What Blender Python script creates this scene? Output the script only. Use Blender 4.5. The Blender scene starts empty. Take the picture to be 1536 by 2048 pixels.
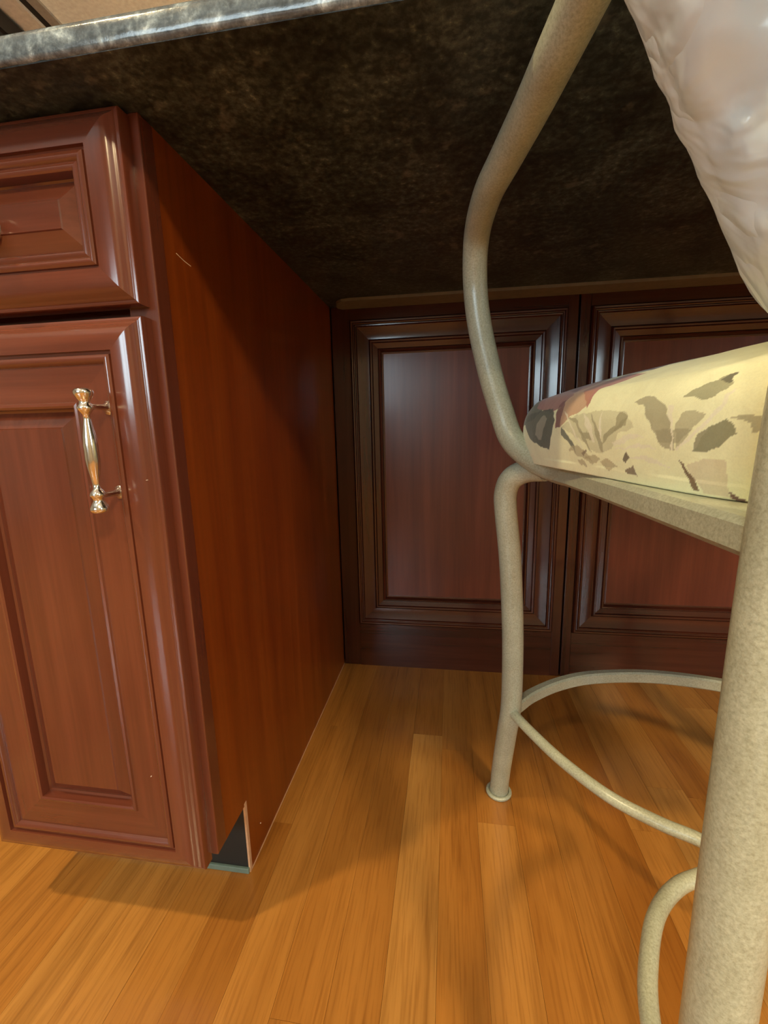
import bpy, bmesh, math, random
from mathutils import Vector, Matrix, noise
random.seed(7)
SC = bpy.context.scene
COL = SC.collection

# ------------------------------------------------------------------ camera
W_PX, H_PX, F_PX = 1536, 2048, 864.95
cam_d = bpy.data.cameras.new('camera')
cam = bpy.data.objects.new('camera', cam_d)
COL.objects.link(cam)
cam_d.sensor_fit = 'VERTICAL'
cam_d.sensor_height = 24.0
cam_d.lens = F_PX / H_PX * 24.0
cam_d.clip_start = 0.02
_r = Vector((0.98892, 0.14729, -0.02183)); _u = Vector((-0.00570, 0.18412, 0.98289)); _w = Vector((-0.14879, 0.97181, -0.18290))
_w.normalize(); _r = (_r - _w * _r.dot(_w)).normalized(); _u = _r.cross(_w)
cam.matrix_world = Matrix(((_r.x, _u.x, -_w.x, 0.2702), (_r.y, _u.y, -_w.y, -0.3976), (_r.z, _u.z, -_w.z, 0.5981), (0, 0, 0, 1)))
SC.camera = cam

# ------------------------------------------------------------------ view, world, lights
SC.view_settings.view_transform = 'Standard'
SC.view_settings.look = 'None'
SC.view_settings.gamma = 1.0
SC.view_settings.exposure = 0.0
SC.view_settings.use_curve_mapping = False
world = bpy.data.worlds.new('sky')
SC.world = world
world.use_nodes = True
bg = world.node_tree.nodes['Background']
bg.inputs[0].default_value = (0.72, 0.91, 1.0, 1)
bg.inputs[1].default_value = 16.0

LIGHT_CANS = [((-0.82, -0.60, 2.425), 32.0, 0.045), ((1.50, -2.07, 2.405), 86.0, 0.20), ((0.50, 2.00, 2.425), 160.0, 0.05), ((-0.15, -1.75, 2.425), 13.0, 0.05)]  # third lamp is unseen, added to brighten the ceiling beyond the counter
WARM = (1.0, 0.77, 0.42)

def area_light(name, loc, rot, power, color, shape, sx, sy=None, portal=False, parent=None):
    d = bpy.data.lights.new(name, 'AREA')
    d.energy = power; d.color = color; d.shape = shape; d.size = sx
    if sy: d.size_y = sy
    if portal: d.cycles.is_portal = True
    o = bpy.data.objects.new(name, d); o.location = loc; o.rotation_euler = rot
    COL.objects.link(o)
    if parent: o.parent = parent
    return o
# daylight portal of the window behind the photographer
area_light('window_portal', (-1.00, -3.19, 1.275), (math.radians(90), 0, 0), 1, (1, 1, 1), 'RECTANGLE', 1.5, 0.95, portal=True)
area_light('window_portal', (3.19, -1.85, 1.45), (math.radians(90), 0, math.radians(90)), 1, (1, 1, 1), 'RECTANGLE', 0.6, 1.1, portal=True)

# ------------------------------------------------------------------ materials
class NT:
    def __init__(s, name):
        s.m = bpy.data.materials.new(name); s.m.use_nodes = True
        s.t = s.m.node_tree; s.n = s.t.nodes; s.l = s.t.links
        s.b = s.n['Principled BSDF']
    def add(s, typ, **kw):
        n = s.n.new(typ)
        for k, v in kw.items():
            if k.startswith('i_'):
                key = k[2:]
                key = int(key) if key.isdigit() else key.replace('_', ' ')
                n.inputs[key].default_value = v
            else: setattr(n, k, v)
        return n
    def link(s, a, b): s.l.new(a, b)
    def set(s, **kw):
        for k, v in kw.items(): s.b.inputs[k.replace('_', ' ')].default_value = v
    def coords(s, scale, kind='Object', rand=False):
        tc = s.add('ShaderNodeTexCoord')
        mp = s.add('ShaderNodeMapping'); mp.inputs['Scale'].default_value = scale
        src = tc.outputs[kind]
        if rand:
            oi = s.add('ShaderNodeObjectInfo')
            m = s.add('ShaderNodeMath', operation='MULTIPLY'); m.inputs[1].default_value = 37.0
            s.link(oi.outputs['Random'], m.inputs[0])
            va = s.add('ShaderNodeVectorMath', operation='ADD')
            s.link(src, va.inputs[0]); s.link(m.outputs[0], va.inputs[1]); src = va.outputs[0]
        s.link(src, mp.inputs['Vector'])
        return mp.outputs[0]
    def noise(s, vec, scale, detail=4, rough=0.55, dist=0):
        n = s.add('ShaderNodeTexNoise'); n.inputs['Scale'].default_value = scale
        n.inputs['Detail'].default_value = detail; n.inputs['Roughness'].default_value = rough
        n.inputs['Distortion'].default_value = dist
        s.link(vec, n.inputs['Vector']); return n.outputs['Fac']
    def ramp(s, fac, stops):
        r = s.add('ShaderNodeValToRGB'); e = r.color_ramp.elements
        while len(e) < len(stops): e.new(0.5)
        for i, (p, c) in enumerate(stops):
            e[i].position = p; e[i].color = (*c, 1) if len(c) == 3 else c
        s.link(fac, r.inputs[0]); return r.outputs[0]
    def mix(s, fac, a, b, mode='MIX'):
        m = s.add('ShaderNodeMix', data_type='RGBA', blend_type=mode)
        for sock, v in ((m.inputs[0], fac), (m.inputs[6], a), (m.inputs[7], b)):
            if isinstance(v, (int, float)): sock.default_value = v
            elif isinstance(v, tuple): sock.default_value = (*v, 1)
            else: s.link(v, sock)
        return m.outputs[2]
    def bump(s, h, strength, dist=0.001):
        b = s.add('ShaderNodeBump'); b.inputs['Strength'].default_value = strength; b.inputs['Distance'].default_value = dist
        s.link(h, b.inputs['Height']); s.link(b.outputs[0], s.b.inputs['Normal'])

def cherry(name, grain_axis, dark, mid, light, rough=0.17, coat=0.6):
    t = NT(name)
    sc = [26, 26, 26]; sc[grain_axis] = 1.3
    v = t.coords(tuple(sc), rand=True)
    n1 = t.noise(v, 1.0, 5, 0.6, 0.4)
    sc2 = [150, 150, 150]; sc2[grain_axis] = 5
    v2 = t.coords(tuple(sc2), rand=True)
    n2 = t.noise(v2, 1.0, 3, 0.6)
    c = t.ramp(n1, [(0.28, dark), (0.5, mid), (0.75, light)])
    c2 = t.ramp(n2, [(0.35, (0.72, 0.72, 0.72)), (0.6, (1, 1, 1))])
    t.link(t.mix(0.45, c, c2, 'MULTIPLY'), t.b.inputs['Base Color'])
    t.set(Roughness=rough, Coat_Weight=coat, Coat_Roughness=0.12)
    t.bump(n2, 0.05, 0.0005)
    return t.m
M = {}
CH = ((0.100, 0.025, 0.013), (0.128, 0.034, 0.018), (0.168, 0.048, 0.025))
M['cherry_v'] = cherry('cherry_upright', 2, *CH)
M['cherry_h'] = cherry('cherry_across', 0, *CH)
M['cherry_side'] = cherry('cherry_veneer', 2, (0.150, 0.026, 0.003), (0.20, 0.040, 0.004), (0.27, 0.062, 0.008), 0.30, 0.15)
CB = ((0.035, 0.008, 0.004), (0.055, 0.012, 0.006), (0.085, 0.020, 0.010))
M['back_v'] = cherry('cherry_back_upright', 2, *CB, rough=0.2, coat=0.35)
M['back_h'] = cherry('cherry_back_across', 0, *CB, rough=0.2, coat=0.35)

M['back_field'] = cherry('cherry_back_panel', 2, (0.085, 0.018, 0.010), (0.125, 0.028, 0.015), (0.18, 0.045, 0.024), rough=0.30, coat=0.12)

def plain(name, col, rough=0.5, metal=0.0, bump=None):
    t = NT(name)
    v = t.coords((1, 1, 1))
    n = t.noise(v, 60, 4)
    a = tuple(x * 0.88 for x in col); b = tuple(min(1, x * 1.1) for x in col)
    t.link(t.ramp(n, [(0.3, a), (0.7, b)]), t.b.inputs['Base Color'])
    t.set(Roughness=rough, Metallic=metal)
    if bump: t.bump(n, bump)
    return t.m
M['wall'] = plain('wall_paint', (0.30, 0.27, 0.22), 0.85)
M['ceiling'] = plain('ceiling_paint', (0.82, 0.91, 0.92), 0.9)
M['white_trim'] = plain('white_trim_paint', (0.72, 0.71, 0.66), 0.5)
M['grey_trim'] = plain('grey_trim_paint', (0.36, 0.35, 0.32), 0.5)
M['black'] = plain('black_board', (0.012, 0.011, 0.010), 0.7)
M['raw_edge'] = plain('raw_veneer_edge', (0.55, 0.33, 0.20), 0.6)
M['teal'] = plain('toe_strip_grey', (0.13, 0.19, 0.17), 0.45)
M['cleat'] = plain('plywood_cleat', (0.19, 0.165, 0.12), 0.6)
M['nickel'] = plain('brushed_nickel', (0.82, 0.80, 0.74), 0.14, 1.0)
M['speck'] = plain('dried_paint_speck', (0.8, 0.7, 0.62), 0.5)

def floor_mat(name, base_only=False):
    t = NT(name)
    oi = t.add('ShaderNodeObjectInfo')
    v = t.coords((55, 2.2, 55), rand=True)
    n1 = t.noise(v, 1.0, 6, 0.62, 0.6)
    v2 = t.coords((14, 0.9, 14), rand=True)
    n2 = t.noise(v2, 1.0, 3, 0.5, 0.8)
    v3 = t.coords((420, 16, 420), rand=True)
    n3 = t.noise(v3, 1.0, 2, 0.5)
    base = t.ramp(oi.outputs['Random'], [(0.0, (0.32, 0.122, 0.020)), (0.3, (0.44, 0.198, 0.042)), (0.6, (0.375, 0.150, 0.026)), (1.0, (0.49, 0.242, 0.060))])
    g = t.ramp(n1, [(0.30, (0.62, 0.55, 0.45)), (0.46, (0.95, 0.93, 0.9)), (0.7, (1.05, 1.04, 1.0))])
    c = t.mix(0.75, base, g, 'MULTIPLY')
    g2 = t.ramp(n2, [(0.3, (0.78, 0.70, 0.6)), (0.6, (1.08, 1.08, 1.08))])
    c = t.mix(0.8, c, g2, 'MULTIPLY')
    g3 = t.ramp(n3, [(0.38, (0.72, 0.66, 0.6)), (0.5, (1, 1, 1))])
    c = t.mix(0.55, c, g3, 'MULTIPLY')
    t.link(c, t.b.inputs['Base Color'])
    t.set(Roughness=0.30, Coat_Weight=0.35, Coat_Roughness=0.16)
    t.bump(n3, 0.08, 0.0004)
    return t.m
M['floor'] = floor_mat('oak_floor')
M['gap'] = plain('floor_joint', (0.17, 0.075, 0.022), 0.8)

def granite(name, rough, gain):
    t = NT(name)
    v = t.coords((1, 1, 1))
    big = t.noise(v, 14, 5, 0.65, 0.5)
    vor = t.add('ShaderNodeTexVoronoi'); vor.inputs['Scale'].default_value = 230
    t.link(v, vor.inputs['Vector'])
    fine = t.noise(v, 120, 5, 0.7)
    c = t.ramp(big, [(0.32, (0.026, 0.034, 0.034)), (0.5, (0.058, 0.076, 0.076)), (0.72, (0.115, 0.145, 0.145))])
    f = t.ramp(fine, [(0.42, (0.35, 0.35, 0.35)), (0.60, (1.0, 1.0, 1.0)), (0.74, (3.2, 2.9, 2.4))])
    c = t.mix(1.0, c, f, 'MULTIPLY')
    m2 = t.noise(v, 38, 4, 0.6)
    s = t.ramp(m2, [(0.60, (0, 0, 0)), (0.72, (1, 1, 1))])
    mm = t.add('ShaderNodeMath', operation='MULTIPLY'); mm.inputs[1].default_value = 0.6
    t.link(s, mm.inputs[0])
    c = t.mix(mm.outputs[0], c, tuple(x * gain for x in (0.17, 0.175, 0.165)))
    t.link(c, t.b.inputs['Base Color'])
    t.set(Roughness=rough)
    t.bump(fine, 0.25, 0.0006)
    return t.m
M['granite'] = granite('granite_underside', 0.42, 1.0)

def granite_edge():
    t = NT('granite_polished')
    v = t.coords((1, 1, 1))
    a = t.noise(v, 55, 5, 0.65, 0.4); b = t.noise(v, 130, 4, 0.7)
    c = t.ramp(a, [(0.30, (0.05, 0.065, 0.08)), (0.5, (0.13, 0.165, 0.19)), (0.60, (0.25, 0.31, 0.34)), (0.72, (0.66, 0.78, 0.82))])
    c2 = t.ramp(b, [(0.4, (0.5, 0.5, 0.5)), (0.65, (1.3, 1.3, 1.3))])
    t.link(t.mix(0.7, c, c2, 'MULTIPLY'), t.b.inputs['Base Color'])
    t.set(Roughness=0.16); t.bump(b, 0.25, 0.0008)
    return t.m
M['granite_edge'] = granite_edge()

def stool_mat():
    t = NT('speckled_cream_enamel')
    v = t.coords((1, 1, 1))
    n = t.noise(v, 520, 3, 0.7); n2 = t.noise(v, 28, 3)
    c = t.ramp(n, [(0.30, (0.33, 0.335, 0.24)), (0.5, (0.43, 0.445, 0.335)), (0.70, (0.52, 0.545, 0.42))])
    c2 = t.ramp(n2, [(0.3, (0.84, 0.83, 0.8)), (0.7, (1.04, 1.04, 1.04))])
    t.link(t.mix(0.8, c, c2, 'MULTIPLY'), t.b.inputs['Base Color'])
    t.set(Roughness=0.34, Coat_Weight=0.35, Coat_Roughness=0.25)
    t.bump(n, 0.2, 0.0004)
    return t.m
M['enamel'] = stool_mat()

def fabric_mat():
    t = NT('floral_print_fabric')
    at = t.add('ShaderNodeVertexColor'); at.layer_name = 'print'
    v = t.coords((1, 1, 1))
    n = t.noise(v, 900, 2, 0.6); n2 = t.noise(v, 70, 4, 0.6, 1.0)
    c = t.mix(0.25, at.outputs[0], t.ramp(n, [(0.35, (0.8, 0.8, 0.78)), (0.6, (1.0, 1.0, 1.0))]), 'MULTIPLY')
    c = t.mix(0.20, c, t.ramp(n2, [(0.4, (0.85, 0.83, 0.75)), (0.55, (1.04, 1.04, 1.0))]), 'MULTIPLY')
    t.link(c, t.b.inputs['Base Color'])
    t.set(Roughness=0.62, Sheen_Weight=0.25); t.bump(n2, 0.2, 0.002)
    return t.m
M['fabric'] = fabric_mat()

def bag_mat():
    t = NT('white_plastic_film')
    v = t.coords((1, 1, 1)); n = t.noise(v, 22, 4, 0.55, 0.6)
    t.link(t.ramp(n, [(0.3, (0.66, 0.74, 0.80)), (0.7, (0.78, 0.85, 0.90))]), t.b.inputs['Base Color'])
    t.set(Roughness=0.20, Specular_IOR_Level=0.8)
    cr = t.noise(t.coords((16, 16, 10)), 1.0, 3, 0.5, 1.2)
    ab = t.add('ShaderNodeMath', operation='SUBTRACT'); ab.inputs[1].default_value = 0.5; t.link(cr, ab.inputs[0])
    a2 = t.add('ShaderNodeMath', operation='ABSOLUTE'); t.link(ab.outputs[0], a2.inputs[0])
    t.bump(a2.outputs[0], 0.35, 0.03)
    tr = t.add('ShaderNodeBsdfTranslucent'); tr.inputs[0].default_value = (0.86, 0.86, 0.88, 1)
    mx = t.add('ShaderNodeMixShader'); mx.inputs[0].default_value = 0.35
    t.link(t.b.outputs[0], mx.inputs[1]); t.link(tr.outputs[0], mx.inputs[2])
    t.link(mx.outputs[0], t.n['Material Output'].inputs['Surface'])
    return t.m
M['bag'] = bag_mat()

def emit(name, col, s):
    t = NT(name); t.set(Emission_Color=(*col, 1), Emission_Strength=s); t.b.inputs['Base Color'].default_value = (0.8, 0.8, 0.8, 1)
    return t.m
M['lamp'] = emit('lamp_diffuser', (1, 0.78, 0.5), 12)
def glass():
    t = NT('window_glass')
    g = t.add('ShaderNodeBsdfTransparent'); gl = t.add('ShaderNodeBsdfGlossy'); gl.inputs['Roughness'].default_value = 0.02
    mx = t.add('ShaderNodeMixShader'); mx.inputs[0].default_value = 0.06
    t.link(g.outputs[0], mx.inputs[1]); t.link(gl.outputs[0], mx.inputs[2]); t.link(mx.outputs[0], t.n['Material Output'].inputs['Surface'])
    return t.m
M['glass'] = glass()

# ------------------------------------------------------------------ helpers
def obj(name, bm, mat, parent=None, smooth=False, angle=None):
    me = bpy.data.meshes.new(name)
    bmesh.ops.recalc_face_normals(bm, faces=bm.faces)
    bm.to_mesh(me); bm.free()
    for m in (mat if isinstance(mat, (list, tuple)) else [mat]): me.materials.append(m)
    if smooth:
        for p in me.polygons: p.use_smooth = True
        if angle: me.set_sharp_from_angle(angle=math.radians(angle))
    o = bpy.data.objects.new(name, me); COL.objects.link(o)
    if parent:
        o.parent = parent
        o.matrix_parent_inverse = Matrix.Translation(-parent.location)
        o.matrix_parent_inverse = (Matrix.Translation(parent.location) if not parent.parent else Matrix.Identity(4)).inverted() if not parent.parent else Matrix.Identity(4)
    return o
def tag(o, label, cat, group=None):
    o['label'] = label; o['category'] = cat
    if group: o['group'] = group
    return o
def thing(name, label, cat, loc, group=None):
    o = bpy.data.objects.new(name, None); COL.objects.link(o); o.location = loc
    o.empty_display_size = 0.05
    return tag(o, label, cat, group)
def struct(name, bm, mat, **k):
    o = obj(name, bm, mat, **k); o['kind'] = 'structure'; return o
def box(bm, x0, x1, y0, y1, z0, z1, bev=0.0, seg=2):
    b = bmesh.new()
    bmesh.ops.create_cube(b, size=1)
    for v in b.verts:
        v.co = Vector(((x0 + x1) / 2 + v.co.x * (x1 - x0), (y0 + y1) / 2 + v.co.y * (y1 - y0), (z0 + z1) / 2 + v.co.z * (z1 - z0)))
    if bev: bmesh.ops.bevel(b, geom=b.edges[:], offset=bev, segments=seg, profile=0.5, affect='EDGES')
    _merge(bm, b); return bm
def _merge(bm, b):
    mp = {}
    for v in b.verts: mp[v] = bm.verts.new(v.co)
    for f in b.faces:
        try: nf = bm.faces.new([mp[v] for v in f.verts]); nf.material_index = f.material_index; nf.smooth = f.smooth
        except ValueError: pass
    b.free()
def mbox(*a, **k): return box(bmesh.new(), *a, **k)
def catmull(pts, n=8):
    P = [Vector(p) for p in pts]; out = []
    for i in range(len(P) - 1):
        p0 = P[max(i - 1, 0)]; p1 = P[i]; p2 = P[i + 1]; p3 = P[min(i + 2, len(P) - 1)]
        if i == 0: p0 = 2 * p1 - p2
        if i == len(P) - 2: p3 = 2 * p2 - p1
        for k in range(n):
            t = k / n
            out.append(0.5 * ((2 * p1) + (-p0 + p2) * t + (2 * p0 - 5 * p1 + 4 * p2 - p3) * t * t + (-p0 + 3 * p1 - 3 * p2 + p3) * t ** 3))
    out.append(P[-1]); return out
def tube(bm, pts, r, seg=20, n=8, caps=True, flat=None, up=None):
    """round tube; flat=(w,h) gives a rectangular bar with w across and h along 'up'"""
    path = catmull(pts, n) if n > 1 else [Vector(p) for p in pts]
    N = len(path); rings = []; nrm = None
    for i, p in enumerate(path):
        t = (path[min(i + 1, N - 1)] - path[max(i - 1, 0)]).normalized()
        if up is not None:
            s = t.cross(Vector(up)).normalized(); a = s.cross(t).normalized()
        else:
            if nrm is None:
                nrm = Vector((0, 0, 1)) if abs(t.z) < 0.9 else Vector((1, 0, 0))
            nrm = (nrm - t * nrm.dot(t)).normalized(); a = nrm; s = t.cross(a)
        rr = r(i / (N - 1)) if callable(r) else r
        if flat:
            w, h = flat; c = min(w, h) * 0.18
            prof = [(w/2, h/2 - c), (w/2 - c, h/2), (-w/2 + c, h/2), (-w/2, h/2 - c), (-w/2, -h/2 + c), (-w/2 + c, -h/2), (w/2 - c, -h/2), (w/2, -h/2 + c)]
            rings.append([bm.verts.new(p + s * x + a * y) for x, y in prof])
        else:
            rings.append([bm.verts.new(p + (a * math.cos(q) + s * math.sin(q)) * rr) for q in (2 * math.pi * k / seg for k in range(seg))])
    m = len(rings[0])
    for i in range(N - 1):
        for k in range(m):
            bm.faces.new((rings[i][k], rings[i][(k + 1) % m], rings[i + 1][(k + 1) % m], rings[i + 1][k]))
    if caps: bm.faces.new(rings[0][::-1]); bm.faces.new(rings[-1])
    return bm
def mtube(*a, **k): return tube(bmesh.new(), *a, **k)
def lathe(bm, prof, base, axis, seg=20):
    axis = Vector(axis).normalized(); base = Vector(base)
    a = axis.orthogonal().normalized(); b = axis.cross(a); rings = []
    for r, h in prof:
        if r < 1e-6: rings.append([bm.verts.new(base + axis * h)])
        else: rings.append([bm.verts.new(base + axis * h + (a * math.cos(q) + b * math.sin(q)) * r) for q in (2 * math.pi * k / seg for k in range(seg))])
    for A, B in zip(rings, rings[1:]):
        for k in range(seg):
            k2 = (k + 1) % seg
            if len(A) == 1 and len(B) == 1: continue
            if len(A) == 1: bm.faces.new((A[0], B[k], B[k2]))
            elif len(B) == 1: bm.faces.new((A[k], A[k2], B[0]))
            else: bm.faces.new((A[k], A[k2], B[k2], B[k]))
    return bm
def mitred(x0, x1, z0, z1, y, prof, sides=None):
    """mitred rectangular moulding on a plane facing -y; prof = [(inset, height)]; sides: 0 bottom, 1 right, 2 top, 3 left;
    None = all four sides plus the flat face inside"""
    bm = bmesh.new(); loops = []
    for d, h in prof:
        loops.append([bm.verts.new((x0 + d, y - h, z0 + d)), bm.verts.new((x1 - d, y - h, z0 + d)), bm.verts.new((x1 - d, y - h, z1 - d)), bm.verts.new((x0 + d, y - h, z1 - d))])
    for A, B in zip(loops, loops[1:]):
        for k in range(4):
            if sides is None or k in sides: bm.faces.new((A[k], A[(k + 1) % 4], B[(k + 1) % 4], B[k]))
    if sides is None: bm.faces.new(loops[-1])
    bmesh.ops.delete(bm, geom=[v for v in bm.verts if not v.link_faces], context='VERTS')
    return bm

# ------------------------------------------------------------------ the room
X0, X1, Y0, Y1, ZC = -3.0, 3.2, -3.2, 2.6, 2.45
D = 0.6204          # depth of the recess under the counter
H = 0.876           # underside of the granite
floor = struct('floor', mbox(X0, X1, Y0, Y1, -0.04, -0.0022), M['gap'])
PW = 0.057; SEAM = 0.2592
nfull = 0; far = bmesh.new()
k0 = math.floor((X0 - SEAM) / PW)
for k in range(k0, int((X1 - SEAM) / PW) + 1):
    xa = SEAM + k * PW; xb = xa + PW
    near = -0.75 < xa < 1.25
    y = Y0 + random.uniform(-0.9, 0)
    while y < Y1:
        L = random.choice((0.35, 0.5, 0.62, 0.8, 0.95, 1.15)) * random.uniform(0.9, 1.1)
        if k == 0 and y < -0.1 < y + L: pass
        ya, yb = max(y, Y0), min(y + L, Y1); y += L
        if yb - ya < 0.02: continue
        dz = random.uniform(-0.00012, 0.00012)
        g = 0.00014
        if near and yb > -1.3 and ya < D and nfull < 290:
            yy = min(yb, D + 0.3)
            b = mbox(xa + g, xb - g, ya + g, yb - g, -0.002, dz)
            o = obj('floor_plank', b, M['floor'], floor); nfull += 1
        else:
            box(far, xa + g, xb - g, ya + g, yb - g, -0.002, dz)
o = obj('floor_boards', far, M['floor'], floor); o['kind'] = 'stuff'

struct('ceiling', mbox(X0, X1, Y0, Y1, ZC, ZC + 0.1), M['ceiling'])
struct('wall_left', mbox(X0 - 0.1, X0, Y0, Y1, 0, ZC), M['wall'])
b = mbox(X1, X1 + 0.1, Y0, -2.2, 0, ZC); box(b, X1, X1 + 0.1, -1.5, Y1, 0, ZC)
box(b, X1, X1 + 0.1, -2.2, -1.5, 0, 0.85); box(b, X1, X1 + 0.1, -2.2, -1.5, 2.05, ZC)
struct('wall_right', b, M['wall'])
b = mbox(X1 - 0.01, X1 + 0.08, -2.2, -1.5, 0.85, 0.90); box(b, X1 - 0.01, X1 + 0.08, -2.2, -1.5, 2.0, 2.05)
for y in (-2.2, -1.55): box(b, X1 - 0.01, X1 + 0.08, y, y + 0.05, 0.9, 2.0)
win2 = struct('window_2', b, M['white_trim'])
obj('pane', mbox(X1 + 0.045, X1 + 0.049, -2.15, -1.55, 0.9, 2.0), M['glass'], win2)
struct('wall_back', mbox(X0, X1, Y1, Y1 + 0.1, 0, ZC), M['wall'])
wx0, wx1, wz0, wz1 = -1.75, -0.25, 0.80, 1.75
b = mbox(X0, wx0, Y0 - 0.1, Y0, 0, ZC); box(b, wx1, X1, Y0 - 0.1, Y0, 0, ZC)
box(b, wx0, wx1, Y0 - 0.1, Y0, 0, wz0); box(b, wx0, wx1, Y0 - 0.1, Y0, wz1, ZC)
struct('wall_front', b, M['wall'])
b = mbox(wx0, wx1, Y0 - 0.08, Y0 + 0.01, wz0, wz0 + 0.05); box(b, wx0, wx1, Y0 - 0.08, Y0 + 0.01, wz1 - 0.05, wz1)
for x in (wx0, -1.025, wx1 - 0.05): box(b, x, x + 0.05, Y0 - 0.08, Y0 + 0.01, wz0, wz1)
win = struct('window_1', b, M['white_trim'])
obj('pane', mbox(wx0 + 0.05, wx1 - 0.05, Y0 - 0.05, Y0 - 0.046, wz0 + 0.05, wz1 - 0.05), M['glass'], win)
# mouldings overhead and the dark gap between them, seen past the counter edge at the upper left
struct('trim_1', mbox(-1.525, -1.48, 0.3, 2.3, 2.438, ZC), M['grey_trim'])
struct('trim_gap_shade', mbox(-1.562, -1.525, 0.3, 2.3, 2.446, ZC), M['black'])  # black strip standing in for the shaded gap between the mouldings
struct('trim_2', mbox(-1.66, -1.562, 0.3, 2.3, 2.432, ZC), M['white_trim'])
uc = thing('wall_cabinet', 'dark upper wall cabinet just glimpsed at the top left corner beyond the counter', 'cabinet', (-2.3, 1.3, 1.5))
obj('body', mbox(-3.0, -1.665, 0.3, 2.3, 1.50, 2.41), M['black'], uc)
obj('cornice', mbox(-1.665, -1.645, 0.3, 2.3, 2.34, 2.41), M['black'], uc)

for i, (loc, pw, rad) in enumerate(LIGHT_CANS):
    t = thing('recessed_light', ['round recessed ceiling light to the left above the counter front', 'wide round flush ceiling light to the right behind the camera', 'unseen round ceiling light added beyond the countertop to brighten the ceiling', 'round recessed ceiling light straight behind the camera'][i], 'ceiling light', (loc[0], loc[1], ZC))
    k = max(0.055, rad + 0.01)
    b = bmesh.new(); lathe(b, [(k, -0.001), (k + 0.02, -0.001), (k + 0.023, -0.006), (k + 0.003, -0.008 if rad < 0.1 else -0.03), (k, -0.001)], (loc[0], loc[1], ZC), (0, 0, 1), 32)
    obj('trim_ring', b, M['white_trim'], t, smooth=True)
    b = bmesh.new(); lathe(b, [(0, -0.002), (k - 0.001, -0.002), (k - 0.001, -0.0005), (0, -0.0005)], (loc[0], loc[1], ZC), (0, 0, 1), 32)
    obj('diffuser', b, M['lamp'], t)
    a = area_light('lamp_light', (0, 0, loc[2] - ZC), (0, 0, 0), pw, WARM, 'DISK', rad * 2, parent=t)

# ------------------------------------------------------------------ end cabinet of the peninsula
CX = -0.292; DZ0 = 0.0985; TY = 0.0722; TZ = 0.106
cab = thing('base_cabinet', 'reddish cherry base cabinet with one drawer over one door under the granite counter', 'cabinet', (CX / 2, D / 2, 0))
def side(xa, xb):
    bm = bmesh.new(); pts = [(0.0015, TZ), (0.0015, H), (D, H), (D, 0), (TY, 0), (TY, TZ)]
    A = [bm.verts.new((xa, y, z)) for y, z in pts]; B = [bm.verts.new((xb, y, z)) for y, z in pts]
    bm.faces.new(A); bm.faces.new(B[::-1])
    for i in range(6): bm.faces.new((A[i], B[i], B[(i + 1) % 6], A[(i + 1) % 6]))
    return bm
obj('side_panel', side(-0.016, 0.0), M['cherry_side'], cab)
obj('side_panel', side(CX, CX + 0.016), M['cherry_side'], cab)
b = mbox(CX + 0.016, -0.016, 0.004, D, TZ, TZ + 0.016); box(b, CX + 0.016, -0.016, D - 0.008, D, TZ, H)
obj('carcass', b, M['cherry_side'], cab)
b = mbox(CX, CX + 0.03, 0, 0.019, TZ, H, bev=0.001)
obj('face_stile', b, M['cherry_v'], cab)
b = mbox(-0.03, 0.0006, -0.0005, 0.019, TZ, H, bev=0.0012)
obj('face_stile', b, M['cherry_v'], cab)
for z0, z1, yf in ((TZ, TZ + 0.02, 0.0005), (0.695, 0.725, 0.010), (0.850, H, 0.0005)):
    obj('face_rail', mbox(CX + 0.03, -0.03, yf, 0.018, z0, z1), M['back_h'] if yf > 0.005 else M['cherry_h'], cab)  # middle rail gets the darker cherry to put gap shade into its colour
obj('toe_board', mbox(CX + 0.016, -0.0021, TY - 0.0045, TY - 0.0005, 0.0, TZ - 0.0005), M['black'], cab)
tk = obj('toe_strip', mbox(CX + 0.018, -0.0005, TY - 0.0085, TY - 0.0045, 0.0002, 0.0085, bev=0.001), M['teal'], cab); tk['label'] = 'grey green strip along the foot of the toe board'
er = obj('raw_edge', mbox(-0.0020, 0.0006, TY - 0.0050, TY + 0.0006, 0.0, TZ + 0.004), M['raw_edge'], cab); er['label'] = 'pale bare veneer edge at the toe notch'
obj('raw_edge', mbox(-0.001, 0.0010, TY, D, 0.0003, 0.0016), M['raw_edge'], cab)

DP = [(0, 0), (0, .0125), (.0007, .0138), (.0020, .0142), (.0034, .0142), (.0040, .0150), (.0055, .0158), (.0070, .0172), (.0090, .0192), (.0115, .0206), (.015, .0214), (.020, .0218), (.025, .0220),
      (.0295, .0220), (.0300, .0185), (.0325, .0185), (.0330, .0205), (.0350, .0217), (.0375, .0215), (.0395, .0200), (.0410, .0170)]
DOOR = DP + [(.0745, .0170), (.0755, .0188), (.0780, .0192), (.0800, .0180), (.0808, .0090), (.0830, .0078), (.0980, .0150), (.0990, .0162)]
DRAW = DP[:-1] + [(.0402, .0190), (.0425, .0200), (.0450, .0195), (.0465, .0180), (.0475, .0085), (.0490, .0072), (.0660, .0150), (.0668, .0162)]
def front(name, x0, x1, z0, z1, prof):
    e = obj(name, mbox(x0 + 0.002, x1 - 0.002, -0.0070, -0.0001, z0 + 0.002, z1 - 0.002), M['cherry_v'], cab)
    for k in range(4):
        obj('stile' if k % 2 else 'rail', mitred(x0, x1, z0, z1, 0, prof[:-2], (k,)), M['cherry_v' if k % 2 else 'cherry_h'], e, smooth=True, angle=38)
    obj('raised_panel', mitred(x0, x1, z0, z1, 0, prof[-3:] ), M['cherry_v'] if name == 'door' else M['cherry_h'], e)
    return e
door = front('door', CX + 0.004, -0.0085, DZ0, 0.7070, DOOR)
drawer = front('drawer', CX + 0.004, -0.0085, 0.7170, 0.8735, DRAW)

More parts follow.
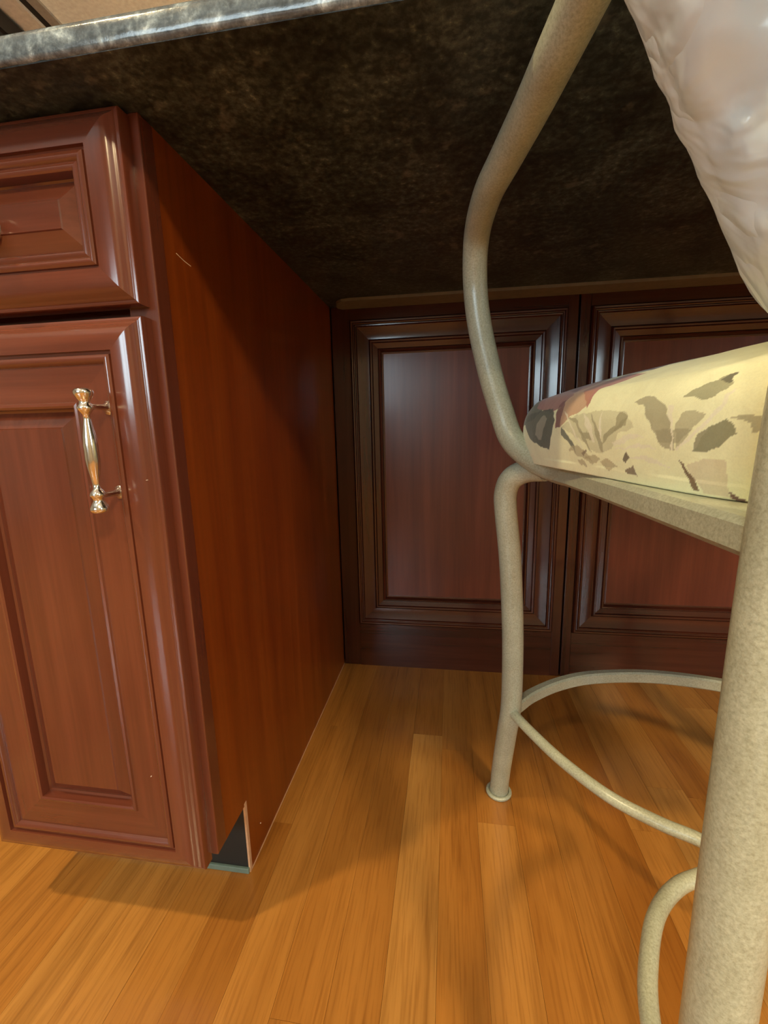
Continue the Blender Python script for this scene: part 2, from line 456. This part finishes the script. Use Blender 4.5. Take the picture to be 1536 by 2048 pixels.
def pull(parent, c, axis, gap=0.0405):
    """turned bow pull: c centre at door face, axis direction of bar"""
    bm = bmesh.new(); c = Vector(c); ax = Vector(axis); out = Vector((0, -1, 0))
    hb = 0.028
    half = [(0.0, .0058), (.006, .0060), (.014, .0053), (.022, .0040), (.029, .0030), (.0335, .0031), (.0345, .0042), (.0375, .0062), (.0395, .0068), (.0405, .0062), (.0425, .0048), (.0445, .0042), (.047, .0058), (.0505, .0076), (.0530, .0080), (.0550, .0072), (.0562, .0045), (.0566, 0.0)]
    prof = [(r, -h) for h, r in half[::-1]] + [(r, h) for h, r in half[1:]]
    lathe(bm, prof, c + out * hb, ax, 24)
    for s in (-1, 1):
        p = c + ax * (s * gap)
        lathe(bm, [(.0062, 0), (.0066, .001), (.0045, .003), (.0030, .008), (.0028, .018), (.0036, .026)], p, out, 18)
    h = obj('handle', bm, M['nickel'], parent, smooth=True, angle=50); h['label'] = 'turned bow pull in shiny nickel'
    return h
pull(door, (-0.051, -0.0170, 0.5855), (0, 0, 1))
bm = bmesh.new()
lathe(bm, [(0.0160, 0), (0.0165, 0.0015), (0.0120, 0.0030), (0.0065, 0.0050), (0.0055, 0.0120), (0.0090, 0.0170), (0.0150, 0.0205), (0.0160, 0.0240), (0.0130, 0.0275), (0.0060, 0.0290), (0, 0.0292)], (-0.1540, -0.0150, 0.7905), (0, -1, 0), 32)
obj('knob', bm, M['nickel'], drawer, smooth=True, angle=50)
b = bmesh.new()
for (x, z, r) in ((-0.030, 0.598, .0005), (-0.030, 0.546, .0006), (-0.018, 0.557, .0004), (-0.0315, 0.531, .0005), (-0.060, 0.222, .0004)):
    lathe(b, [(0, 0.0016), (r, 0.0006), (r * 1.2, -0.004)], (x, -0.0205 if x > -0.03 else -0.0172, z), (0, -1, 0), 8)
sp = obj('paint_specks', b, M['speck'], door); sp['kind'] = 'stuff'
b = bmesh.new(); tube(b, [(0.0000, 0.038, 0.7770), (0.0001, 0.050, 0.7745), (0.0000, 0.062, 0.7735)], 0.0004, seg=6, n=3)
sp = obj('scratch', b, M['speck'], cab); sp['label'] = 'short pale scratch on the side panel'
b = bmesh.new(); lathe(b, [(0, 0.001), (.0009, 0.0004), (.001, -0.001)], (0, 0.107, 0.039), (1, 0, 0), 8)
sp = obj('paint_fleck', b, M['speck'], cab); sp['label'] = 'tiny white fleck low on the side panel'

# ------------------------------------------------------------------ panelled back of the peninsula
back = thing('island_back', 'dark cherry panelled back wall of the knee space under the counter', 'panelling', (0.8, D + 0.02, 0))
BP = [(0, 0), (0, .0030), (.0010, .0055), (.0035, .0075), (.0065, .0070), (.0080, .0045), (.0100, .0040), (.0120, .0060), (.0140, .0058), (.0160, .0028), (.030, -.0010), (.0420, -.0018), (.0435, .0010), (.0460, .0024), (.0490, .0018),
      (.0510, -.0020), (.0620, -.0045), (.0640, -.0020), (.0670, -.0015), (.0690, -.0040), (.0705, -.0090), (.0740, -.0095), (.0742, -.0096)]
edges = [0.0006, 0.5385, 1.0785, 1.62]
PZ0, PZ1 = 0.116, 0.846
for i in range(3):
    xa, xb = edges[i] + 0.0018, edges[i + 1] - 0.0018
    px0, px1 = xa + (0.043 if i == 0 else 0.021), xb - 0.021
    # frame as a slab ring around the moulding
    for (u0, u1, v0, v1) in ((xa, px0, 0, H), (px1, xb, 0, H)):
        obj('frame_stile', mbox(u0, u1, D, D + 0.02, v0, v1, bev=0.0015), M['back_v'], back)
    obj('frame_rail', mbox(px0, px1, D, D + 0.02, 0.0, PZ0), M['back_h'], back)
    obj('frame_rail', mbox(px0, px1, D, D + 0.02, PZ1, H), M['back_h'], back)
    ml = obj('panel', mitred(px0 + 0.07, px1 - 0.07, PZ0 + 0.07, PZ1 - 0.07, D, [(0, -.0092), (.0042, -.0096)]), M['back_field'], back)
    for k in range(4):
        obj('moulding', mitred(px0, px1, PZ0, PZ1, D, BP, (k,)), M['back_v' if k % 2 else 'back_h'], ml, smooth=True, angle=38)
b = mbox(-0.29, 1.615, D + 0.021, D + 0.30, 0.002, H)
obj('carcass', b, M['black'], back)

# ------------------------------------------------------------------ granite counter
ct = thing('countertop', 'dark speckled granite countertop with a rough underside', 'countertop', (0.6, 0.3, H))
b = mbox(-0.34, 1.70, -0.058, 1.0, H, H + 0.021)
obj('slab', b, M['granite'], ct)
b = bmesh.new()
prof = [(-0.056, H + 0.0001), (-0.0605, H + 0.0006), (-0.0620, H + 0.003), (-0.0620, H + 0.015), (-0.0605, H + 0.0185), (-0.057, H + 0.0208), (-0.050, H + 0.0214)]
nx = 160; grid = []
for i in range(nx + 1):
    x = -0.3405 + 2.041 * i / nx
    grid.append([b.verts.new((x, y + 0.0008 * noise.noise(Vector((x * 60, j, 0))), z + (0.0016 * abs(noise.noise(Vector((x * 45, 3.1, j)))) if j in (0, 1) else 0))) for j, (y, z) in enumerate(prof)])
for i in range(nx):
    for j in range(len(prof) - 1): b.faces.new((grid[i][j], grid[i + 1][j], grid[i + 1][j + 1], grid[i][j + 1]))
obj('polished_edge', b, M['granite_edge'], ct, smooth=True)
# plywood cleat under the slab along the back
bm = bmesh.new()
pts = [(0.030, D - 0.0005), (1.60, D - 0.0005), (1.60, 0.575), (0.30, 0.560), (0.060, 0.558), (0.040, 0.562), (0.028, 0.574), (0.022, 0.592), (0.022, 0.610)]
A = [bm.verts.new((x, y, H - 0.006)) for x, y in pts]; B = [bm.verts.new((x, y, H - 0.0002)) for x, y in pts]
bm.faces.new(A); bm.faces.new(B[::-1])
for i in range(len(pts)): bm.faces.new((A[i], A[(i + 1) % len(pts)], B[(i + 1) % len(pts)], B[i]))
cl = obj('cleat', bm, M['cleat'], back); cl['label'] = 'thin paler strip under the slab along the back'

# ------------------------------------------------------------------ bar stool
SX = 0.600
def mir(pts): return [(2 * SX - x, y, z) for x, y, z in pts]
stool = thing('bar_stool', 'cream speckled metal bar stool with curved arms and floral cushion tucked under counter', 'stool', (SX, 0.0, 0))
R = 0.0148
legF = STOOL_LEGF = [(0.355, 0.248, 0.004), (0.3565, 0.236, 0.06), (0.3600, 0.214, 0.140), (0.3625, 0.203, 0.185), (0.3625, 0.197, 0.240), (0.3600, 0.193, 0.32), (0.3530, 0.188, 0.42), (0.3450, 0.187, 0.490), (0.3440, 0.186, 0.515), (0.350, 0.180, 0.534), (0.366, 0.170, 0.545), (0.385, 0.150, 0.549)]
legR = [(0.3895, -0.262, 0.004), (0.3925, -0.248, 0.06), (0.3985, -0.226, 0.15), (0.4025, -0.214, 0.22), (0.4055, -0.207, 0.34), (0.4075, -0.203, 0.45), (0.4095, -0.201, 0.56), (0.4115, -0.205, 0.66), (0.4115, -0.225, 0.78), (0.4115, -0.258, 0.92), (0.4115, -0.29, 1.05), (0.4295, -0.3, 1.12)]
for pts in (legF, mir(legF), legR, mir(legR)):
    lg = obj('leg', mtube(pts, R, seg=28, n=8), M['enamel'], stool, smooth=True, angle=60)
    bx, by, _ = pts[0]
    b = bmesh.new(); lathe(b, [(0.0, 0.0003), (0.0195, 0.0003), (0.0208, 0.002), (0.0208, 0.0045), (0.0190, 0.0062), (0.0165, 0.0062), (0.0158, 0.004), (0.0, 0.004)], (bx, by, 0), (0, 0, 1), 32)
    obj('foot_glide', b, M['enamel'], lg, smooth=True, angle=40)
arm = [(0.4000, 0.075, 0.5510), (0.3900, 0.110, 0.5515), (0.3690, 0.138, 0.5620), (0.3470, 0.160, 0.5840), (0.3345, 0.171, 0.6180), (0.3200, 0.183, 0.668), (0.3060, 0.191, 0.730), (0.3000, 0.188, 0.780), (0.3000, 0.163, 0.818), (0.3060, 0.100, 0.8290), (0.3190, 0.044, 0.8340), (0.3310, -0.007, 0.8380), (0.3400, -0.055, 0.8400), (0.3470, -0.085, 0.8440), (0.360, -0.15, 0.849), (0.382, -0.21, 0.845), (0.4000, -0.235, 0.838)]
for pts in (arm, mir(arm)):
    obj('arm', mtube(pts, R, seg=28, n=8), M['enamel'], stool, smooth=True, angle=60)
rail = [(0.3930, 0.150, 0.5470), (0.4025, 0.06, 0.548), (0.4085, -0.06, 0.5485), (0.4140, -0.200, 0.5485)]
for pts in (rail, mir(rail)):
    obj('seat_rail', mtube(pts, 0, n=4, flat=(0.034, 0.018), up=(0, 0, 1)), M['enamel'], stool)
obj('seat_rail', mtube([(0.376, 0.165, 0.5485), (0.48, 0.185, 0.5485), (0.72, 0.185, 0.5485), (0.824, 0.165, 0.547)], 0, n=6, flat=(0.017, 0.018), up=(0, 0, 1)), M['enamel'], stool)
obj('seat_rail', mtube([(0.404, -0.195, 0.5485), (0.796, -0.195, 0.547)], 0, n=2, flat=(0.017, 0.018), up=(0, 0, 1)), M['enamel'], stool)
# stretchers: bowed rods meeting near the middle, and the flat foot bar at the front
sl = [(0.3655, 0.190, 0.188), (0.385, 0.150, 0.188), (0.412, 0.103, 0.188), (0.450, 0.055, 0.188), (0.490, 0.026, 0.188), (0.520, 0.011, 0.188), (0.5330, -0.004, 0.188), (0.515, -0.022, 0.188), (0.478, -0.040, 0.188), (0.449, -0.066, 0.188), (0.428, -0.100, 0.188), (0.412, -0.140, 0.188), (0.400, -0.205, 0.188)]
for pts in (sl, mir(sl)):
    st = obj('stretcher', mtube(pts, 0.0068, seg=16, n=8), M['enamel'], stool, smooth=True, angle=60)
fb = [(0.372, 0.204, 0.192), (0.400, 0.235, 0.192), (0.450, 0.272, 0.192), (0.510, 0.297, 0.192), (0.600, 0.309, 0.192), (0.690, 0.297, 0.192), (0.750, 0.272, 0.192), (0.800, 0.235, 0.192), (0.828, 0.204, 0.192)]
f = obj('foot_bar', mtube(fb, 0, n=8, flat=(0.014, 0.019), up=(0, 0, 1)), M['enamel'], stool)
obj('back_rail', mtube([(0.418, -0.300, 1.118), (0.46, -0.303, 1.145), (0.6, -0.315, 1.16), (0.74, -0.303, 1.145), (0.782, -0.300, 1.118)], R, seg=20, n=8), M['enamel'], stool, smooth=True, angle=60)
obj('back_rail', mtube([(0.402, -0.252, 0.90), (0.6, -0.270, 0.90), (0.798, -0.252, 0.90)], 0.008, seg=16, n=8), M['enamel'], stool, smooth=True, angle=60)
for x in (0.5, 0.6, 0.7):
    obj('back_spindle', mtube([(x, -0.266, 0.90), (x, -0.30, 1.03), (x, -0.312, 1.155)], 0.0055, seg=12, n=4), M['enamel'], stool, smooth=True, angle=60)

# cushion: (u, v) surface, u around, v from underside to crown
def cushion_pt(u, v):
    th = 2 * math.pi * u; c, s = math.cos(th), math.sin(th)
    n = 7.0
    k = (abs(c) ** n + abs(s) ** n) ** (-1 / n)
    hx, hy = 0.219, 0.194
    x = k * c * hx; y = k * s * hy
    x *= 1 + 0.165 * (y / hy)           # wider at the front
    # radial scale and height along v
    if v < 0.10: sc = 0.955 + 0.02 * (v / 0.10); z = 0.558
    elif v < 0.55:
        q = (v - 0.10) / 0.45; a = q * math.pi / 2
        sc = 0.975 + 0.052 * math.sin(min(1, q * 1.6) * math.pi / 2) - 0.115 * q ** 1.9
        z = 0.558 + 0.073 * (math.sin(a) * 0.85 + 0.15 * q)
    else:
        q = (v - 0.55) / 0.45
        sc = 0.912 * (1 - q)
        z = 0.631 + 0.032 * (1 - (1 - q) ** 2.4)
    return Vector((SX + x * sc, 0.004 + y * sc, z))
#PAINT_BEGIN
# printed design: (colour, strength, outline in cushion (u, v))
PRINT = [
    ((0.07, 0.085, 0.065), 0.95, [(0.393, 0.344), (0.393, 0.392), (0.394, 0.472), (0.4, 0.568), (0.402, 0.572), (0.43, 0.392), (0.422, 0.332), (0.404, 0.296), (0.393, 0.288)]),
    ((0.3, 0.33, 0.3), 0.6, [(0.393, 0.344), (0.393, 0.424), (0.398, 0.524), (0.394, 0.424), (0.393, 0.348)]),
    ((0.34, 0.15, 0.15), 0.95, [(0.416, 0.4), (0.401, 0.536), (0.4, 0.576), (0.403, 0.608), (0.405, 0.648), (0.423, 0.644), (0.45, 0.584), (0.465, 0.48), (0.462, 0.388), (0.447, 0.36)]),
    ((0.17, 0.05, 0.06), 0.95, [(0.4, 0.568), (0.401, 0.604), (0.406, 0.644), (0.412, 0.688), (0.431, 0.716), (0.459, 0.72), (0.494, 0.64), (0.409, 0.676), (0.421, 0.64), (0.403, 0.628), (0.455, 0.552), (0.416, 0.576)]),
    ((0.42, 0.13, 0.12), 0.9, [(0.477, 0.512), (0.459, 0.588), (0.453, 0.62), (0.442, 0.656), (0.507, 0.608), (0.509, 0.568), (0.502, 0.496), (0.507, 0.36), (0.495, 0.42)]),
    ((0.5, 0.22, 0.13), 0.75, [(0.461, 0.276), (0.459, 0.344), (0.463, 0.404), (0.465, 0.48), (0.445, 0.576), (0.408, 0.64), (0.464, 0.608), (0.494, 0.54), (0.5, 0.444), (0.504, 0.38), (0.498, 0.352), (0.483, 0.32), (0.47, 0.276)]),
    ((0.17, 0.05, 0.06), 0.85, [(0.462, 0.276), (0.459, 0.34), (0.456, 0.428), (0.461, 0.44), (0.469, 0.364), (0.469, 0.276)]),
    ((0.05, 0.065, 0.05), 0.95, [(0.404, 0.292), (0.403, 0.352), (0.427, 0.38), (0.448, 0.384), (0.458, 0.316), (0.455, 0.244), (0.449, 0.176), (0.422, 0.204), (0.412, 0.24)]),
    ((0.35, 0.34, 0.27), 0.7, [(0.427, 0.24), (0.429, 0.3), (0.436, 0.348), (0.444, 0.328), (0.442, 0.28), (0.437, 0.216)]),
    ((0.07, 0.085, 0.065), 0.9, [(0.471, 0.244), (0.473, 0.276), (0.483, 0.244), (0.495, 0.2), (0.495, 0.172), (0.483, 0.22)]),
    ((0.52, 0.5, 0.32), 0.55, [(0.473, 0.276), (0.493, 0.336), (0.523, 0.344), (0.551, 0.328), (0.56, 0.272), (0.547, 0.248), (0.54, 0.196), (0.523, 0.18), (0.509, 0.216)]),
    ((0.33, 0.31, 0.18), 0.75, [(0.48, 0.32), (0.496, 0.292), (0.509, 0.216), (0.518, 0.184), (0.509, 0.244), (0.495, 0.316)]),
    ((0.33, 0.31, 0.18), 0.75, [(0.514, 0.34), (0.521, 0.272), (0.528, 0.192), (0.532, 0.192), (0.525, 0.272)]),
    ((0.33, 0.31, 0.18), 0.75, [(0.544, 0.328), (0.543, 0.284), (0.532, 0.244), (0.53, 0.212), (0.538, 0.244), (0.552, 0.284), (0.553, 0.32)]),
    ((0.33, 0.31, 0.18), 0.75, [(0.503, 0.26), (0.518, 0.252), (0.523, 0.22), (0.511, 0.232)]),
    ((0.33, 0.31, 0.18), 0.75, [(0.553, 0.32), (0.549, 0.272), (0.54, 0.248), (0.543, 0.272)]),
    ((0.86, 0.84, 0.66), 0.85, [(0.471, 0.364), (0.478, 0.34), (0.498, 0.244), (0.508, 0.188), (0.501, 0.216)]),
    ((0.86, 0.84, 0.66), 0.85, [(0.503, 0.344), (0.517, 0.288), (0.523, 0.22), (0.52, 0.216), (0.51, 0.288)]),
    ((0.86, 0.84, 0.66), 0.85, [(0.527, 0.344), (0.529, 0.272), (0.529, 0.22), (0.526, 0.26)]),
    ((0.86, 0.84, 0.66), 0.85, [(0.54, 0.22), (0.557, 0.248), (0.569, 0.24), (0.558, 0.236), (0.544, 0.208)]),
    ((0.86, 0.84, 0.66), 0.85, [(0.54, 0.196), (0.564, 0.22), (0.579, 0.204), (0.565, 0.208)]),
    ((0.86, 0.84, 0.66), 0.85, [(0.551, 0.176), (0.572, 0.188), (0.585, 0.156), (0.569, 0.172)]),
    ((0.42, 0.36, 0.2), 0.7, [(0.483, 0.184), (0.498, 0.208), (0.508, 0.188), (0.517, 0.152), (0.502, 0.16), (0.491, 0.176)]),
    ((0.42, 0.36, 0.2), 0.7, [(0.507, 0.156), (0.518, 0.176), (0.527, 0.16), (0.516, 0.14)]),
    ((0.42, 0.36, 0.2), 0.7, [(0.526, 0.152), (0.535, 0.164), (0.545, 0.144), (0.536, 0.128)]),
    ((0.42, 0.36, 0.2), 0.7, [(0.496, 0.152), (0.506, 0.148), (0.508, 0.128), (0.5, 0.132)]),
    ((0.16, 0.13, 0.08), 0.95, [(0.551, 0.168), (0.554, 0.196), (0.557, 0.176), (0.554, 0.156)]),
    ((0.2, 0.14, 0.09), 0.9, [(0.551, 0.136), (0.56, 0.152), (0.563, 0.124), (0.556, 0.124)]),
    ((0.22, 0.16, 0.1), 0.85, [(0.503, 0.18), (0.513, 0.188), (0.507, 0.164)]),
    ((0.3, 0.3, 0.18), 0.8, [(0.587, 0.368), (0.589, 0.396), (0.594, 0.412), (0.599, 0.424), (0.6, 0.44), (0.604, 0.452), (0.604, 0.4), (0.6, 0.36), (0.595, 0.352)]),
    ((0.13, 0.13, 0.09), 0.85, [(0.6, 0.424), (0.601, 0.444), (0.604, 0.452), (0.604, 0.408), (0.602, 0.4)]),
    ((0.36, 0.34, 0.22), 0.8, [(0.555, 0.368), (0.562, 0.392), (0.569, 0.384), (0.578, 0.344), (0.582, 0.3), (0.585, 0.248), (0.586, 0.208), (0.58, 0.216), (0.574, 0.256), (0.568, 0.308), (0.563, 0.352)]),
    ((0.36, 0.34, 0.22), 0.65, [(0.586, 0.268), (0.588, 0.312), (0.594, 0.32), (0.598, 0.308), (0.595, 0.28), (0.59, 0.228), (0.587, 0.208)]),
    ((0.36, 0.34, 0.22), 0.7, [(0.575, 0.26), (0.585, 0.268), (0.593, 0.26), (0.588, 0.228), (0.578, 0.228)]),
    ((0.24, 0.245, 0.15), 0.9, [(0.594, 0.204), (0.596, 0.248), (0.601, 0.276), (0.605, 0.288), (0.607, 0.276), (0.608, 0.248), (0.604, 0.224), (0.599, 0.204)]),
    ((0.38, 0.37, 0.25), 0.7, [(0.594, 0.204), (0.596, 0.248), (0.6, 0.272), (0.598, 0.236)]),
    ((0.36, 0.34, 0.22), 0.75, [(0.606, 0.292), (0.61, 0.296), (0.616, 0.296), (0.616, 0.26), (0.613, 0.252), (0.612, 0.276)]),
    ((0.86, 0.84, 0.66), 0.9, [(0.584, 0.208), (0.584, 0.268), (0.579, 0.344), (0.583, 0.34), (0.585, 0.268), (0.585, 0.208)]),
    ((0.86, 0.84, 0.66), 0.9, [(0.586, 0.208), (0.593, 0.248), (0.601, 0.312), (0.605, 0.38), (0.606, 0.372), (0.602, 0.3), (0.594, 0.24), (0.588, 0.208)]),
    ((0.17, 0.1, 0.05), 0.95, [(0.588, 0.184), (0.59, 0.176), (0.595, 0.136), (0.597, 0.108), (0.595, 0.108), (0.592, 0.14)]),
    ((0.15, 0.07, 0.06), 0.95, [(0.608, 0.128), (0.61, 0.112), (0.614, 0.1), (0.614, 0.1), (0.608, 0.1)]),
    ((0.62, 0.52, 0.38), 0.6, [(0.592, 0.172), (0.599, 0.192), (0.606, 0.188), (0.607, 0.144), (0.608, 0.1), (0.599, 0.108), (0.594, 0.14)]),
]
#PAINT_END
CREAM = (0.88, 0.90, 0.60)
def inside(poly, x, y):
    r = False; j = len(poly) - 1
    for i in range(len(poly)):
        xi, yi = poly[i]; xj, yj = poly[j]
        if (yi > y) != (yj > y) and x < (xj - xi) * (y - yi) / (yj - yi) + xi: r = not r
        j = i
    return r
NV = 250
US = [0.28 + 0.44 * i / 900 for i in range(900)]
US = US + [(0.72 + 0.56 * i / 160) % 1.0 for i in range(160)]
NU = len(US)
bm = bmesh.new(); grid = []
VS = [j / NV for j in range(NV + 1)]
for i in range(NU):
    row = []
    for v in VS[:-1]:
        row.append(bm.verts.new(cushion_pt(US[i], v)))
    grid.append(row)
top = bm.verts.new(cushion_pt(0, 1.0)); bot = bm.verts.new((SX, 0.004, 0.558))
for i in range(NU):
    A, B = grid[i], grid[(i + 1) % NU]
    for j in range(NV - 1): bm.faces.new((A[j], B[j], B[j + 1], A[j + 1]))
    bm.faces.new((A[-1], B[-1], top)); bm.faces.new((B[0], A[0], bot))
bm.verts.index_update()
for v in bm.verts:
    d = noise.noise(v.co * 14) * 0.0022 + noise.noise(v.co * 40) * 0.0006
    if v.co.z > 0.566: v.co += (v.co - Vector((SX, 0, 0.58))).normalized() * d
cush = obj('cushion', bm, M['fabric'], stool, smooth=True)
cush['label'] = 'thick seat pad in cream fabric printed with burgundy flowers and grey green leaves'
ca = cush.data.color_attributes.new('print', 'FLOAT_COLOR', 'POINT')
vals = []
polys = [(c, soft, [(p[0], p[1]) for p in pl], min(p[0] for p in pl), max(p[0] for p in pl), min(p[1] for p in pl), max(p[1] for p in pl)) for c, soft, pl in PRINT]
for i in range(NU):
    for j in range(NV):
        u, vv = US[i], VS[j]
        # the design is printed twice over the pad, mirrored on the far side
        if u < 0.25 : up = 0.5 - u
        elif u > 0.75: up = 1.5 - u
        else: up = u
        wob = noise.noise(Vector((u * 160, vv * 34, 0))); wob2 = noise.noise(Vector((u * 160, vv * 34, 9)))
        x = up + wob * 0.0016; y = vv + wob2 * 0.008
        c = CREAM
        for col, soft, pl, a, b_, c_, d_ in polys:
            if a <= x <= b_ and c_ <= y <= d_ and inside(pl, x, y):
                c = tuple(c[q] * (1 - soft) + col[q] * soft for q in range(3))
        vals += [*c, 1.0]
vals += [*CREAM, 1.0] * 2
ca.data.foreach_set('color', vals)

# ------------------------------------------------------------------ plastic bag hanging inside the stool back
BAG_EDGE = [(0.645, 0.4443), (0.66, 0.4373), (0.695, 0.4135), (0.724, 0.3949), (0.756, 0.3727), (0.782, 0.355), (0.815, 0.3394), (0.835, 0.372), (0.87, 0.4), (1.2, 0.42)]
def bag_edge(z):
    for (a, xa), (b, xb) in zip(BAG_EDGE, BAG_EDGE[1:]):
        if z <= b: return xa + (xb - xa) * max(0, (z - a) / (b - a))
    return BAG_EDGE[-1][1]
def bag_surf(u, v):
    """u 0..1 around, v 0 bottom .. 1 top"""
    z = 0.650 + 0.50 * v
    xl = bag_edge(z)
    xr = 0.80
    e = min(1.0, v / 0.05)
    rnd = math.sqrt(max(0, 1 - (1 - e) ** 2))
    cx = (xl + xr) / 2; hx = (xr - xl) / 2 * (0.93 + 0.07 * rnd)
    hy = 0.050 * (0.35 + 0.65 * rnd) * (1 - 0.25 * v)
    cy = -0.125 - 0.09 * v
    th = 2 * math.pi * u; c, s = math.cos(th), math.sin(th)
    k = (abs(c) ** 2.6 + abs(s) ** 2.6) ** (-1 / 2.6)
    p = Vector((cx + k * c * hx, cy + k * s * hy, z))
    q = Vector((p.x * 10.0 + p.z * 5.0, p.y * 9.0, p.z * 9.0 - p.x * 9.0))
    f = 1 - 2.2 * abs(noise.noise(q))
    f2 = 1 - 2.6 * abs(noise.noise(q * 2.6 + Vector((7, 3, 1))))
    f3 = 1 - 2.6 * abs(noise.noise(q * 6.0))
    d = 0.010 * f + 0.0065 * f2 + 0.002 * f3 - 0.007
    n = Vector((k * c / max(hx, .01), k * s / max(hy, .01), 0)).normalized()
    return p + n * d * (0.3 + 0.7 * rnd) * (0.2 + 0.8 * min(1, max(0, -s - 0.02) / 0.30))
bm = bmesh.new(); NU2, NV2 = 200, 120; g = []
for j in range(NV2 + 1): g.append([bm.verts.new(bag_surf(i / NU2, j / NV2)) for i in range(NU2)])
for j in range(NV2):
    for i in range(NU2): bm.faces.new((g[j][i], g[j][(i + 1) % NU2], g[j + 1][(i + 1) % NU2], g[j + 1][i]))
bm.faces.new(g[0][::-1])
bag = obj('plastic_bag', bm, M['bag'], None, smooth=True)
tag(bag, 'crumpled white plastic bag hanging over the cushion inside the stool back', 'bag')
for x in (0.52, 0.66):
    hd = obj('bag_handle', mtube([(x, -0.19, 1.13), (x + 0.005, -0.225, 1.19), (x + 0.01, -0.30, 1.205), (x + 0.02, -0.352, 1.17), (x + 0.03, -0.345, 1.08)], 0, n=6, flat=(0.03, 0.003), up=(0.1, 1, 0.3)), M['bag'], bag)
